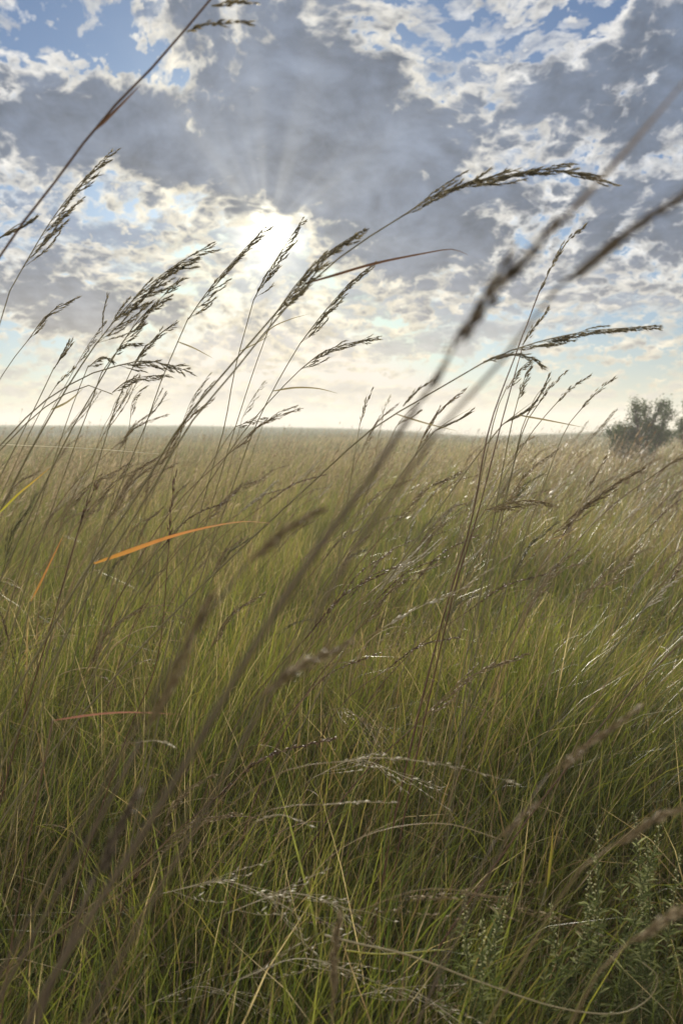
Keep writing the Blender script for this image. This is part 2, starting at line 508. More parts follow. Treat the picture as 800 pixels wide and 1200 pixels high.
def strips(x, y, L, az, th0, curl, w, K, tint, tip=0.12, tw=None, base_z=None, shape='blade'):
    n = len(x)
    s = np.linspace(0, 1, K + 1)
    th = th0[:, None] + curl[:, None] * s[None] ** 1.4
    ds = (L / K)[:, None]
    dr = np.sin(th[:, :-1]) * ds; dzz = np.cos(th[:, :-1]) * ds
    r = np.concatenate([np.zeros((n, 1)), np.cumsum(dr, 1)], 1)
    z = np.concatenate([np.zeros((n, 1)), np.cumsum(dzz, 1)], 1)
    azc = az[:, None] + rng.normal(0, 0.18, n)[:, None] * s[None]
    gz = ground_z(x, y) if base_z is None else base_z
    P = np.stack([x[:, None] + r * np.cos(azc), y[:, None] + r * np.sin(azc), gz[:, None] - 0.01 + z], -1)
    if tw is None: tw = rng.normal(0, 0.7, n)
    T = tw[:, None] + rng.normal(0, 0.8, n)[:, None] * s[None]
    side = np.stack([-np.sin(azc), np.cos(azc), 0 * azc], -1)
    nor = np.stack([np.cos(th) * np.cos(azc), np.cos(th) * np.sin(azc), -np.sin(th)], -1)
    W = side * np.cos(T)[..., None] + nor * np.sin(T)[..., None]
    prof = (0.55 + 0.45 * np.minimum(s * 4, 1)) * (1 - s ** 2.6 * 0.94) if shape == 'blade' else 1 - 0.55 * s
    hw = (w[:, None] * prof[None] * 0.5)[..., None]
    V = np.stack([P - W * hw, P + W * hw], 2).reshape(-1, 3)
    t = np.clip(tint[:, None] + tip * (s[None] ** 2) , 0, 1)
    t = np.repeat(t[..., None], 2, 2).reshape(-1)
    b = (np.arange(n) * (K + 1) * 2)[:, None] + (np.arange(K) * 2)[None]
    q = np.stack([b, b + 1, b + 3, b + 2], -1).reshape(-1, 4)
    return V, q, t, P


def merge(parts):
    V, Q, T, o = [], [], [], 0
    for v, q, t in parts:
        V.append(v); Q.append(q + o); T.append(t); o += len(v)
    return np.concatenate(V), np.concatenate(Q), np.concatenate(T)


def clump(x, y, frac, k, spread):
    """Pull a share of the roots towards tussock centres."""
    n = len(x)
    c = rng.integers(0, n, max(n // k, 1))
    m = rng.uniform(0, 1, n) < frac
    idx = c[rng.integers(0, len(c), n)]
    # nearest of a few tries keeps tussocks local in range
    best = np.full(n, 1e9); bi = idx.copy()
    for _ in range(12):
        idx = c[rng.integers(0, len(c), n)]
        d = np.hypot(x[idx] - x, y[idx] - y)
        u = d < best; best[u] = d[u]; bi[u] = idx[u]
    m &= best < np.hypot(x, y) * 0.35 + 0.1
    x, y = x.copy(), y.copy()
    x[m] = x[bi[m]] + rng.normal(0, spread, m.sum()); y[m] = y[bi[m]] + rng.normal(0, spread, m.sum())
    return x, y


def tint_of(x, y, n):
    r = np.hypot(x, y)
    patch = waves(x, y, 0.55, off=2) * 0.5 + waves(x, y, 2.6, off=9) * 0.6
    big = waves(x, y, 17, off=14)
    brown = sstep(0.05, 0.75, waves(x, y, 2.3, off=17) * 0.7 + waves(x, y, 0.8, off=20) * 0.45)      # drifts of another, redder grass
    t = rng.normal(0.39, 0.16, n) + 0.09 * patch - 0.06 * sstep(2.0, 0.9, r) - 0.10 * sstep(7, 20, r)
    t = t + sstep(3, 9, r) * 0.09 * big - 0.36 * sstep(30, 70, r)
    dead = rng.uniform(0, 1, n) < 0.13 + 0.42 * brown * sstep(0.7, 2.0, r) + 0.12 * sstep(4, 11, r) * (1 + 0.8 * big) - 0.40 * sstep(32, 70, r)
    t[dead] = rng.normal(0.83, 0.09, dead.sum())
    return np.clip(t, 0.05, 0.98)


parts = []
zones = [  # count, from, to, height range, width range mm, segments
    (52000, 0.30, 2.2, (0.24, 0.62), (1.3, 4.4), 6),
    (76000, 2.0, 6.0, (0.26, 0.64), (1.8, 4.6), 5),
    (120000, 5.5, 18, (0.30, 0.66), (3.5, 6.5), 4),
    (120000, 16, 50, (0.36, 0.72), (12, 22), 3),
    (110000, 46, 135, (0.40, 0.75), (30, 55), 2)]
for n, r0, r1, (h0, h1), (w0, w1), K in zones:
    x, y = scatter(n, r0, r1, pw=2.0 if r0 < 50 else 1.6)
    if r1 < 20: x, y = clump(x, y, 0.65, 14, 0.022)
    hm = 1 + (0.20 * waves(x, y, 1.3, off=3) + 0.16 * waves(x, y, 0.5, off=6)) * (r1 < 20) + 0.10 * waves(x, y, 9, off=7)
    L = (h0 + (h1 - h0) * rng.beta(1.6, 1.8, n)) * hm
    az = np.where(rng.uniform(0, 1, n) < 0.62, rng.normal(0.05, 0.7, n), rng.uniform(-math.pi, math.pi, n))
    th0 = np.abs(rng.normal(0.12, 0.16, n)); curl = np.abs(rng.normal(0.75, 0.55, n))
    w = (w0 + (w1 - w0) * rng.uniform(0, 1, n) ** 1.3 * np.where(rng.uniform(0, 1, n) < 0.08, 1.6, 1.0)) * 1e-3
    v, q, t, _ = strips(x, y, L, az, th0, curl, w, K, tint_of(x, y, n))
    parts.append((v, q, t))
# the field goes on beside and behind the viewpoint
for n, r0, r1, K in ((50000, 0.35, 2.6, 5), (50000, 2.4, 9, 4)):
    x, y = scatter(n, r0, r1, half=R(180), gap=R(40))
    v, q, t, _ = strips(x, y, rng.uniform(0.25, 0.58, n), rng.normal(0.05, 0.9, n), np.abs(rng.normal(0.12, 0.16, n)), np.abs(rng.normal(0.75, 0.55, n)), rng.uniform(2, 5.5, n) * 1e-3 * (1 if r1 < 3 else 1.6), K, tint_of(x, y, n))
    parts.append((v, q, t))
# the tangle of old leaves and thin stems low among the blades
for n, r0, r1, K, ww in ((30000, 0.3, 2.6, 5, 1.5), (32000, 2.4, 9, 4, 2.4)):
    x, y = scatter(n, r0, r1)
    L = rng.uniform(0.12, 0.42, n)
    v, q, t, _ = strips(x, y, L, rng.normal(0.1, 1.3, n), np.abs(rng.normal(0.55, 0.35, n)), rng.normal(0.9, 0.8, n), rng.uniform(0.5, 1.3, n) * ww * 1e-3, K,
                        np.clip(rng.normal(0.78, 0.12, n), 0.5, 1), tip=0.05, base_z=ground_z(x, y) + rng.uniform(0, 0.16, n))
    parts.append((v, q, t))
V, Q, T = merge(parts)
grass = numpy_mesh('grass', V, Q, T, M_grass)
grass['kind'] = 'stuff'
grass['label'] = 'green and straw coloured prairie grass covering the whole field'

# far seeding stalks: past counting, one mass
def seed_mass():
    parts = []
    for n, r0, r1, ws, m in ((9000, 4.0, 13, 1.0, 9), (10000, 12, 36, 2.0, 6), (3500, 34, 50, 4.0, 4)):
        x, y = scatter(n, r0, r1)
        keep = rng.uniform(0, 1, n) < 0.55 + 0.45 * waves(x, y, 6.0, off=4)
        x, y = x[keep], y[keep]; n = len(x)
        L = rng.normal(0.86, 0.15, n).clip(0.5, 1.22)
        az = rng.normal(0.05, 0.45, n)
        th0 = np.abs(rng.normal(0.16, 0.10, n)); curl = np.abs(rng.normal(0.55, 0.3, n))
        tint = np.clip(rng.normal(0.60, 0.24, n) + 0.18 * waves(x, y, 12, off=11) - 0.20 * sstep(8, 22, np.hypot(x, y)), 0, 1)
        K = 6
        v, q, t, P = strips(x, y, L, az, th0, curl, np.full(n, 0.0016 * ws), K, tint * 0.8, tip=0.1, shape='stem')
        parts.append((v, q, t))
        for j in range(m):
            u = 4.0 + 2.0 * (j + rng.uniform(0, 1, n)) / m           # where along the stalk, upper third
            i = np.minimum(u.astype(int), K - 1); f = (u - i)[:, None]
            a = np.arange(n)
            p = P[a, i] * (1 - f) + P[a, i + 1] * f
            d = P[a, i + 1] - P[a, i]; d /= np.linalg.norm(d, axis=1)[:, None]
            d = d + rng.normal(0, 0.16, (n, 3)) + np.array([0.10, 0, -0.10]); d /= np.linalg.norm(d, axis=1)[:, None]
            ln = rng.uniform(0.02, 0.05, n)[:, None]; wd = (rng.uniform(0.0022, 0.004, n) * ws)[:, None]
            sd = np.cross(d, rng.normal(0, 1, (n, 3))); sd /= np.linalg.norm(sd, axis=1)[:, None]
            vv = np.stack([p, p + d * ln * 0.45 + sd * wd, p + d * ln, p + d * ln * 0.45 - sd * wd], 1).reshape(-1, 3)
            qq = (np.arange(n) * 4)[:, None] + np.arange(4)[None]
            parts.append((vv, qq, np.repeat(np.clip(tint + 0.15, 0, 1), 4)))
    V, Q, T = merge(parts)
    m_ = plant_mat('seeding_stalks', [(0, (0.07, 0.046, 0.030)), (0.45, (0.14, 0.102, 0.064)), (0.75, (0.24, 0.19, 0.115)), (1, (0.42, 0.35, 0.25))], trans=0.28, tcol=(1.1, 1.03, 0.9), scale=8)
    o = numpy_mesh('seeding_grass', V, Q, T, m_)
    o['kind'] = 'stuff'
    o['label'] = 'reddish tan haze of seeding grass stalks across the farther field'


seed_mass()

# ------------------------------------------------------------------ seeding stalks, one object each
LEE = Vector((0.62, 0.10, -0.62))             # the wind blows towards the right


def head_mesh(path, wid, dens=1.0, style='panicle', seed=1, size=1.0):
    """path: smooth rachis points; wid: how far the branches reach out; returns a Mesh."""
    rnd = random.Random(seed)
    m = Mesh()
    n = len(path)
    H = sum((path[i + 1] - path[i]).length for i in range(n - 1))
    m.tube(path, [0.0008 * size * (1 - 0.75 * i / (n - 1)) for i in range(n)], 4, 0.35)

    def on(t):
        q = t * (n - 1); i = min(int(q), n - 2)
        return path[i].lerp(path[i + 1], q - i), (path[i + 1] - path[i]).normalized()
    if style == 'spike':
        k = int(H / 0.0017 * dens)
        for j in range(k):
            t = rnd.random()
            p, d = on(t)
            o = Vector((rnd.gauss(0, 1), rnd.gauss(0, 1), rnd.gauss(0, 1))); o = (o - d * o.dot(d)).normalized()
            env = min(1, t * 6) * (1 - t ** 3 * 0.7)
            dd = (d + o * rnd.uniform(0.05, 0.28)).normalized()
            m.grain(p + o * wid * rnd.uniform(0, 0.45) * env, dd, rnd.uniform(0.007, 0.011) * size, rnd.uniform(0.0016, 0.0025) * size, rnd.random())
        return m
    if style == 'fingers':
        nb = 3
        for j in range(nb):
            p, d = on(0.02 + 0.10 * j)
            o = (LEE * (0.3 + 0.5 * j) + Vector((rnd.gauss(0, .3), rnd.gauss(0, .4), rnd.gauss(0, .3)))); o = (o - d * o.dot(d)).normalized()
            L = H * (1.0 - 0.14 * j); a = 0.10 + wid / H * (0.35 * j)
            tip = p + d * L * math.cos(a) + o * L * math.sin(a)
            mid = p.lerp(tip, 0.5) + o * L * 0.04
            pp = smooth_path([p, mid, tip], 12)
            m.tube(pp, [0.0006 * size] * 12, 4, 0.35)
            for q in range(int(L / 0.0022 * dens)):
                u = rnd.uniform(0.08, 1) * 11; i = min(int(u), 10)
                g = pp[i].lerp(pp[i + 1], u - i); gd = (pp[i + 1] - pp[i]).normalized()
                oo = Vector((rnd.gauss(0, 1), rnd.gauss(0, 1), rnd.gauss(0, 1))).normalized()
                m.grain(g, (gd + oo * 0.22).normalized(), rnd.uniform(0.007, 0.011) * size, rnd.uniform(0.0014, 0.0022) * size, rnd.random())
        return m
    nb = int((16 + H * 60) * dens)
    for j in range(nb):
        t = (j + rnd.uniform(-0.5, 0.5)) / nb * 0.97
        t = min(max(t, 0.0), 0.97)
        p, d = on(t)
        rad = Vector((rnd.gauss(0, 1), rnd.gauss(0, 1), rnd.gauss(0, 1)))
        o = rad.normalized() * 0.75 + LEE * rnd.uniform(0.4, 1.5)
        o = (o - d * o.dot(d)).normalized()
        L = H * (0.24 * (1 - t) ** 0.8 + 0.07) * rnd.uniform(0.55, 1.15)
        reach = wid * (1 - t * 0.7) * rnd.uniform(0.15, 1.0)
        sa = min(reach / L, 0.5); a = math.asin(sa)
        d0 = (d * math.cos(a) + o * math.sin(a)).normalized()
        e = p + d0 * L
        mid = p.lerp(e, 0.55) + o * L * 0.05
        pp = smooth_path([p, mid, e], 7)
        m.tube(pp, [0.00035 * size] * 7, 3, 0.4)
        cnt = max(4, int(L / 0.0023 * dens ** 0.5))
        for q in range(cnt):
            u = (0.22 + 0.78 * (q + rnd.random()) / cnt) * 6; i = min(int(u), 5)
            g = pp[i].lerp(pp[i + 1], u - i); gd = (pp[i + 1] - pp[i]).normalized()
            oo = Vector((rnd.gauss(0, 1), rnd.gauss(0, 1), rnd.gauss(0, 1))).normalized()
            m.grain(g, (gd + oo * rnd.uniform(0.12, 0.42) + LEE * 0.10).normalized(), rnd.uniform(0.0060, 0.0092) * size, rnd.uniform(0.0011, 0.0019) * size, rnd.random())
    for q in range(int(H * 0.3 / 0.003)):
        p, d = on(rnd.uniform(0.7, 1))
        oo = Vector((rnd.gauss(0, 1), rnd.gauss(0, 1), rnd.gauss(0, 1))).normalized()
        m.grain(p, (d + oo * 0.25 + LEE * 0.1).normalized(), 0.006 * size, 0.0016 * size, rnd.random())
    return m


def to_ground(p0, p1, back=0.5):
    """Points from the ground up to p0, keeping the direction p0 -> p1 at the top."""
    T = (p1 - p0).normalized()
    gz = float(ground_z(p0.x, p0.y)); h = p0.z - gz
    if h < 0.06: return [Vector((p0.x, p0.y, gz - 0.02))]
    tz = max(T.z, 0.55)
    c = p0 - T * (h * back / tz)
    c.z = max(c.z, gz + 0.12 * h)
    root = Vector((c.x - T.x * h * 0.12, c.y, gz - 0.02))
    pts = []
    for k in range(5):
        t = k / 5
        pts.append(root * (1 - t) ** 2 + c * 2 * t * (1 - t) + p0 * t * t)
    return pts


N_STALK = [0]
M_head = plant_mat('dull_seed', [(0, (0.19, 0.165, 0.12)), (0.5, (0.33, 0.30, 0.22)), (1, (0.48, 0.44, 0.34))], trans=0.6, tcol=(1.1, 1.05, 0.85))
M_stem = plant_mat('pale_olive_stem', [(0, (0.12, 0.105, 0.06)), (0.5, (0.22, 0.195, 0.12)), (1, (0.32, 0.28, 0.18))], trans=0.42, tcol=(1.1, 1.05, 0.85))


def stalk(label, Y, stem, head=None, wid=14, style='panicle', mat=None, hmat=None, r=0.0013, dens=1.0, leaves=(), cat='grass stalk', name='grass_stalk',
          group='seeding grass stalks', size=1.0, Yh=None, limbs=()):
    """stem, head: columns and rows of an 800 x 1200 frame at Y metres; the stalk is a real curve at that distance, rooted in the ground."""
    N_STALK[0] += 1
    mat = mat or M_stem; hmat = hmat or M_head
    P = [at(px, py, Y) for px, py in stem]
    Yh = Yh or Y
    low = to_ground(P[0], P[1])
    path = smooth_path(low + P, 40)
    root = path[0]
    t = thing(name, root, label, cat, group)
    m = Mesh()
    n = len(path)
    m.tube(path, [r * (1.25 - 0.65 * i / (n - 1)) for i in range(n)], 6, 0.4)
    # joints
    for f in (0.35, 0.62):
        i = int(f * (n - 1)); q = path[i]; d = (path[i + 1] - path[i]).normalized()
        m.tube([q - d * r * 1.6, q, q + d * r * 1.6], [r * 1.0, r * 1.45, r * 1.0], 6, 0.75)
    m.build('stem', mat, t, root)
    for k, (hp, w, st) in enumerate(([(head, wid, style)] if head else []) + list(limbs)):
        Q = [at(px, py, Y + (Yh - Y) * i / max(len(hp) - 1, 1)) for i, (px, py) in enumerate(hp)]
        pt = smooth_path(Q, 24)
        head_mesh(pt, w / F * Y, dens, st, 100 + N_STALK[0] * 7 + k, size).build('seed_head', hmat, t, root)
    for lf in leaves:
        pts, wpx = lf[0], lf[1]; lm = lf[2] if len(lf) > 2 else mat
        Q = smooth_path([at(px, py, Y + 0.01 * (i - 1)) for i, (px, py) in enumerate(pts)], 18)
        L = Mesh(); k = len(Q) - 1; w = wpx / F * Y
        L.ribbon(Q, [w * min(1, 0.45 + i / k * 3) * (1 - (i / k) ** 2.2 * 0.93) for i in range(k + 1)], Vector((0.1, -0.6, 0.8)), 0.4, 0.75)
        L.build('leaf', lm, t, root)
    return t


# --- against the sky, from the left
stalk('tallest stalk, arching over the upper left sky with small seed branches blown flat', 0.66, [(-70, 430), (0, 300), (58, 222), (120, 140), (185, 72), (256, -12)], [(250, -6), (285, -30), (330, -52)], 12,
      mat=M_red, hmat=M_head, r=0.0015, leaves=[([(112, 152), (140, 124), (166, 98)], 4)],
      limbs=[([(219, 37), (245, 28), (268, 27), (292, 27)], 7, 'spike'), ([(248, 7), (275, 2), (301, 3)], 5, 'spike')], size=0.85)
stalk('tall stalk with a full upright seed head, next right of the tallest stalk', 1.0, [(-30, 480), (0, 380), (13, 338), (27, 314)], [(27, 314), (58, 262), (92, 217), (130, 178)], 20, r=0.0011, dens=1.05)
stalk('short forked seed tip crossing the tallest stalk', 0.9, [(-70, 420), (-35, 320), (0, 279)], [(0, 279), (22, 263), (42, 258)], 8, 'fingers', r=0.001)
stalk('small loose seed head leaning right over the grey cloud at the low left', 1.25, [(-40, 520), (0, 445), (20, 415), (33, 399)], [(33, 399), (55, 370), (90, 348)], 11, r=0.001, dens=0.7)
stalk('stalk with a tight dark forked spike standing in front of the left crowd', 1.3, [(-20, 600), (10, 540), (40, 480), (64, 430)], [(64, 432), (74, 413), (84, 398)], 6, 'fingers', r=0.0013)
stalk('plain narrow spike just right of the forked spike', 1.35, [(20, 540), (50, 478), (66, 452)], [(66, 452), (78, 440), (88, 430)], 5, 'spike', r=0.0011)
stalk('soft narrow seed head behind the largest plume, on its left', 1.9, [(50, 500), (75, 455), (90, 428)], [(90, 428), (105, 402), (124, 376)], 9, r=0.0012, dens=0.7, leaves=[([(60, 480), (80, 470), (98, 455)], 3)])
stalk('largest and fullest seed plume of the crowd left of the sun', 1.0, [(20, 560), (52, 500), (84, 446), (112, 404)], [(112, 404), (150, 358), (195, 318), (247, 286)], 30, mat=M_stem, r=0.0015, dens=1.5)
stalk('second full plume hanging just under the largest one', 1.05, [(62, 548), (86, 500), (114, 452), (142, 404)], [(142, 404), (162, 376), (186, 352), (216, 324)], 18, mat=M_stem, r=0.0013, dens=1.1)
stalk('short drooping plume tucked under the two full plumes', 1.1, [(85, 530), (104, 480), (122, 430), (134, 416)], [(134, 416), (146, 404), (166, 402)], 12, r=0.0011, dens=0.9)
stalk('small drooping plume on the left shoulder of the crowd, beside the largest plume', 1.15, [(70, 520), (88, 468), (104, 428)], [(104, 430), (120, 418), (134, 424)], 10, r=0.001, dens=0.8)
stalk('arched stalk whose heavy dark head nods level below the plumes', 1.05, [(10, 512), (50, 472), (100, 441), (140, 428)], [(140, 428), (168, 423), (195, 427), (224, 436)], 16, r=0.0013, dens=1.15)
stalk('arched stalk with a feathery head nodding just under the heavy dark one', 1.15, [(8, 520), (52, 478), (100, 452), (132, 462)], [(132, 460), (150, 446), (172, 441), (198, 439)], 12, r=0.0012, dens=0.9)
stalk('straight stalk with a neat upright head behind the nodding heads', 1.3, [(122, 520), (138, 470), (154, 434)], [(154, 434), (166, 412), (184, 394), (206, 377)], 11, r=0.0012)
stalk('short frayed head standing at the horizon below the nodding heads', 1.7, [(138, 560), (150, 510), (153, 490)], [(153, 490), (155, 472), (162, 460), (172, 452)], 9, r=0.0012, dens=0.7)
stalk('thin pale frayed head leaning at the horizon under the feathery head', 1.9, [(108, 540), (122, 500), (130, 486)], [(130, 486), (136, 470), (144, 458)], 7, r=0.001, dens=0.6)
stalk('tall slender stalk whose narrow head reaches to the left edge of the sun', 1.1, [(150, 548), (171, 498), (190, 444), (221, 372)], [(221, 374), (240, 346), (268, 312), (312, 265)], 16, mat=M_stem, r=0.0011, leaves=[([(208, 400), (228, 408), (250, 420)], 2)])
stalk('small double head low on the horizon right of the slender stalk', 2.0, [(166, 520), (172, 492)], [(172, 494), (182, 476), (200, 467)], 8, 'fingers', r=0.0012)
stalk('upright slender stalk whose head stands in front of the sun', 1.15, [(250, 545), (263, 500), (276, 430), (297, 352)], [(297, 352), (316, 316), (338, 282), (355, 256)], 15, mat=M_stem, r=0.0011)
stalk('thick leaning stalk right of the sun with a dense head and one long bowed leaf', 0.85, [(62, 735), (110, 656), (160, 582), (212, 498), (262, 438), (324, 366)], [(324, 366), (350, 330), (384, 296), (426, 269)], 20, mat=M_stem, r=0.0015, dens=1.2,
      leaves=[([(358, 332), (395, 321), (440, 308), (500, 296), (530, 292), (548, 299)], 3.6, M_red)])
stalk('longest arching stalk, its one-sided head bowed level across the grey cloud right of the sun', 0.82, [(80, 742), (130, 650), (180, 570), (222, 498), (272, 438), (334, 362), (400, 300), (470, 254)], [(470, 254), (515, 226), (560, 213), (610, 202), (650, 199), (713, 213)], 13, mat=M_stem, r=0.0012, dens=1.25)
stalk('thin stalk behind the thick leaning one, with a curling thread of leaf', 1.2, [(262, 545), (276, 500), (298, 432), (320, 372)], [(320, 372), (340, 345), (362, 318)], 8, r=0.0010, dens=0.7, leaves=[([(304, 400), (318, 384), (340, 374), (362, 368)], 1.8), ([(280, 412), (300, 402), (318, 392)], 1.6)])
stalk('stalk with a slim straight head rising right of the sun, below the long bowed leaf', 1.15, [(282, 545), (300, 498), (326, 446), (352, 402)], [(352, 402), (382, 363), (410, 332), (441, 306)], 10, mat=M_stem, r=0.0011)
stalk('stalk with a drooping head and a bowed leaf, lowest right of the sun', 1.2, [(262, 540), (292, 498), (325, 460), (352, 433)], [(352, 433), (378, 413), (410, 402), (446, 394)], 11, r=0.0011, leaves=[([(320, 458), (345, 454), (372, 455), (396, 461)], 2.6)])
stalk('small bent tip lying along the horizon under the drooping head', 1.6, [(262, 520), (276, 500)], [(276, 500), (296, 493), (311, 489)], 7, r=0.0012)
stalk('small curved head on the horizon right of the bent tip', 2.2, [(296, 530), (308, 498)], [(308, 498), (325, 484), (348, 475)], 7, r=0.0013, dens=0.7)
stalk('pair of thin tips at the horizon left of the slim straight head', 2.2, [(276, 520), (284, 490)], [(284, 490), (294, 470), (310, 446)], 8, r=0.0012, dens=0.6)
stalk('thin ragged head at the horizon beside the thick leaning stalk', 2.2, [(208, 525), (216, 490)], [(216, 490), (226, 466), (246, 438)], 8, r=0.0013, dens=0.8)
stalk('second ragged head at the horizon, close right of the thick leaning stalk', 2.0, [(206, 520), (220, 492)], [(220, 490), (236, 464), (250, 447)], 7, r=0.0013, dens=0.7)
stalk('lone dark spike standing on the horizon between the sun and the blurred stalk', 1.7, [(416, 530), (422, 495)], [(422, 496), (428, 474), (437, 456)], 5, 'spike', r=0.0013)
stalk('faint spike beside the lone dark spike', 2.4, [(440, 530), (446, 500)], [(446, 500), (450, 480), (458, 462)], 6, 'spike', r=0.0014, dens=0.6)
# --- right of the middle
stalk('long stalk arching right with a level one-sided head below the pale clouds', 0.95, [(388, 545), (440, 500), (520, 452), (568, 424), (598, 411)], [(598, 411), (640, 398), (690, 388), (735, 384), (772, 381)], 12, r=0.0013, dens=1.05,
      leaves=[([(464, 485), (500, 496), (535, 505)], 2.4)], limbs=[([(566, 424), (590, 416), (615, 417), (637, 429)], 9, 'panicle'), ([(472, 476), (488, 458), (506, 446)], 3, 'spike')])
stalk('tall thin red-brown stalk with a curved whip-like tip right of the blurred head', 1.0, [(492, 830), (520, 720), (552, 610), (572, 505), (602, 420), (632, 340)], [(632, 341), (650, 305), (665, 282), (684, 266)], 6, 'spike', mat=M_red, hmat=M_head, r=0.0013, dens=1.0)
stalk('second red-brown stem running close beside the whip-tipped stalk', 1.02, [(500, 830), (530, 700), (560, 600), (586, 500), (612, 405)], [(612, 404), (625, 385), (641, 364)], 6, 'spike', mat=M_red, hmat=M_head, r=0.0012)
stalk('loose head hanging just under the level one-sided head', 1.15, [(570, 530), (582, 480), (594, 452)], [(594, 456), (606, 436), (622, 421)], 8, r=0.0011, dens=0.7)
stalk('stout dark spike below the hanging head', 1.2, [(585, 570), (597, 506), (606, 470)], [(606, 470), (612, 450), (620, 428)], 9, r=0.0013, dens=0.9)
stalk('twin spike close right of the stout dark spike', 1.3, [(598, 560), (610, 506), (618, 484)], [(618, 486), (628, 464), (646, 444)], 9, 'fingers', r=0.0013, dens=1.1)
stalk('sharp dark spike leaning right beside the twin spike', 1.3, [(600, 550), (614, 500), (630, 474)], [(630, 474), (644, 454), (662, 436)], 5, 'spike', r=0.0013)
stalk('slim spike on a long bare stem, second from the leafy tree', 1.4, [(596, 550), (624, 505), (652, 472)], [(652, 472), (668, 456), (690, 441)], 5, 'spike', r=0.0012)
stalk('slim spike on a bare stem, closest to the leafy tree', 1.4, [(640, 560), (662, 504), (680, 480)], [(680, 480), (696, 462), (718, 444)], 6, 'spike', r=0.0012)
stalk('bundle of leaning tips at the foot of the stout dark spike', 1.15, [(540, 560), (572, 518), (588, 498)], [(588, 498), (606, 484), (622, 472)], 8, 'fingers', r=0.0013, leaves=[([(606, 486), (640, 492), (684, 501)], 2.4)])
stalk('forked tip like a bird foot under the level one-sided head', 1.35, [(478, 545), (497, 520), (508, 506)], [(508, 506), (528, 492), (551, 479)], 10, 'fingers', r=0.0013)
stalk('little curled tips on the horizon left of the bird-foot tip', 2.0, [(450, 530), (464, 500)], [(464, 500), (478, 488), (494, 480)], 7, 'fingers', r=0.0013)
# --- in the field
stalk('pale nodding one-sided seed head against the green middle of the field', 1.15, [(520, 720), (540, 650), (556, 612), (568, 598)], [(568, 598), (590, 591), (620, 586), (652, 592)], 14, mat=M_tan, hmat=M_tan, r=0.0010, dens=1.1)
stalk('long pale feathery head leaning up to the right below the leafy tree', 1.1, [(600, 760), (622, 690), (648, 626)], [(648, 626), (682, 594), (715, 570), (754, 546)], 13, mat=M_tan, hmat=M_tan, r=0.0011, dens=1.2, leaves=[([(640, 632), (660, 628), (682, 616)], 2.5)])
stalk('whitish seeding stalk slanting through the middle of the field', 0.9, [(330, 850), (400, 770), (448, 736)], [(448, 736), (490, 712), (540, 690), (596, 652)], 7, 'spike', mat=M_tan, hmat=M_pale, r=0.0010, dens=0.55, size=0.9)
stalk('whitish stalk blown almost level across the lower middle', 0.75, [(240, 965), (330, 905), (395, 893)], [(395, 893), (450, 888), (530, 898), (605, 918)], 7, 'spike', mat=M_tan, hmat=M_pale, r=0.0008, dens=0.26, size=0.8)
stalk('short whitish tip blown level just under the long whitish one', 0.75, [(250, 985), (320, 948), (378, 943)], [(378, 943), (420, 940), (466, 941)], 5, 'spike', mat=M_tan, hmat=M_pale, r=0.0007, dens=0.26, size=0.8)
stalk('whitish tip hanging at the left above the dark stems', 0.72, [(90, 960), (130, 880), (160, 870)], [(160, 870), (185, 868), (205, 876)], 5, 'spike', mat=M_tan, hmat=M_pale, r=0.0008, dens=0.3, size=0.8)
stalk('whitish tips lying level beneath the blurred fuzzy head', 0.72, [(230, 1040), (280, 985), (300, 962)], [(300, 962), (330, 955), (368, 970)], 6, 'spike', mat=M_tan, hmat=M_pale, r=0.0008, dens=0.26, size=0.8)
stalk('thin dark upright stem left of the orange leaf', 1.0, [(150, 860), (185, 770), (198, 640)], [(198, 640), (200, 600), (206, 556)], 5, 'spike', mat=M_red, hmat=M_red, r=0.0011, dens=0.5)
stalk('thin dark stem leaning at the far left below the forked spike', 0.95, [(28, 840), (58, 740), (92, 622)], [(92, 622), (104, 588), (120, 556)], 6, 'spike', mat=M_red, hmat=M_red, r=0.0013, dens=0.5)
stalk('pale bare stem leaning right below the tree, with a wispy tip', 1.05, [(585, 790), (618, 715), (652, 655), (690, 570)], [(690, 570), (700, 552), (712, 530)], 4, 'spike', mat=M_tan, hmat=M_tan, r=0.001, dens=0.4)
stalk('brown stem sweeping up to the right edge from the low middle', 0.85, [(585, 920), (640, 860), (720, 760), (770, 690)], [(770, 690), (790, 665), (818, 630)], 8, mat=M_olive, hmat=M_tan, r=0.0012, dens=0.7)
stalk('darker brown stem below the sweeping one, also reaching the right edge', 0.8, [(600, 985), (660, 905), (730, 820), (790, 760)], [(790, 760), (815, 735), (840, 706)], 8, mat=M_red, hmat=M_tan, r=0.0013, dens=0.7)
stalk('small pale head right of the middle, above the sweeping brown stem', 1.3, [(640, 800), (672, 728), (700, 690)], [(700, 690), (722, 674), (748, 640)], 7, mat=M_tan, hmat=M_tan, r=0.001, dens=0.7)
stalk('whitish flecked head near the right edge of the field', 1.1, [(700, 820), (736, 750), (752, 716)], [(752, 716), (772, 694), (796, 676)], 9, mat=M_tan, hmat=M_pale, r=0.001, dens=0.6)
stalk('olive seed head half sunk in the field right of the red-brown stems', 1.2, [(566, 800), (600, 740), (618, 706)], [(618, 706), (632, 684), (652, 660)], 8, mat=M_olive, hmat=M_head, r=0.0012, dens=0.8)

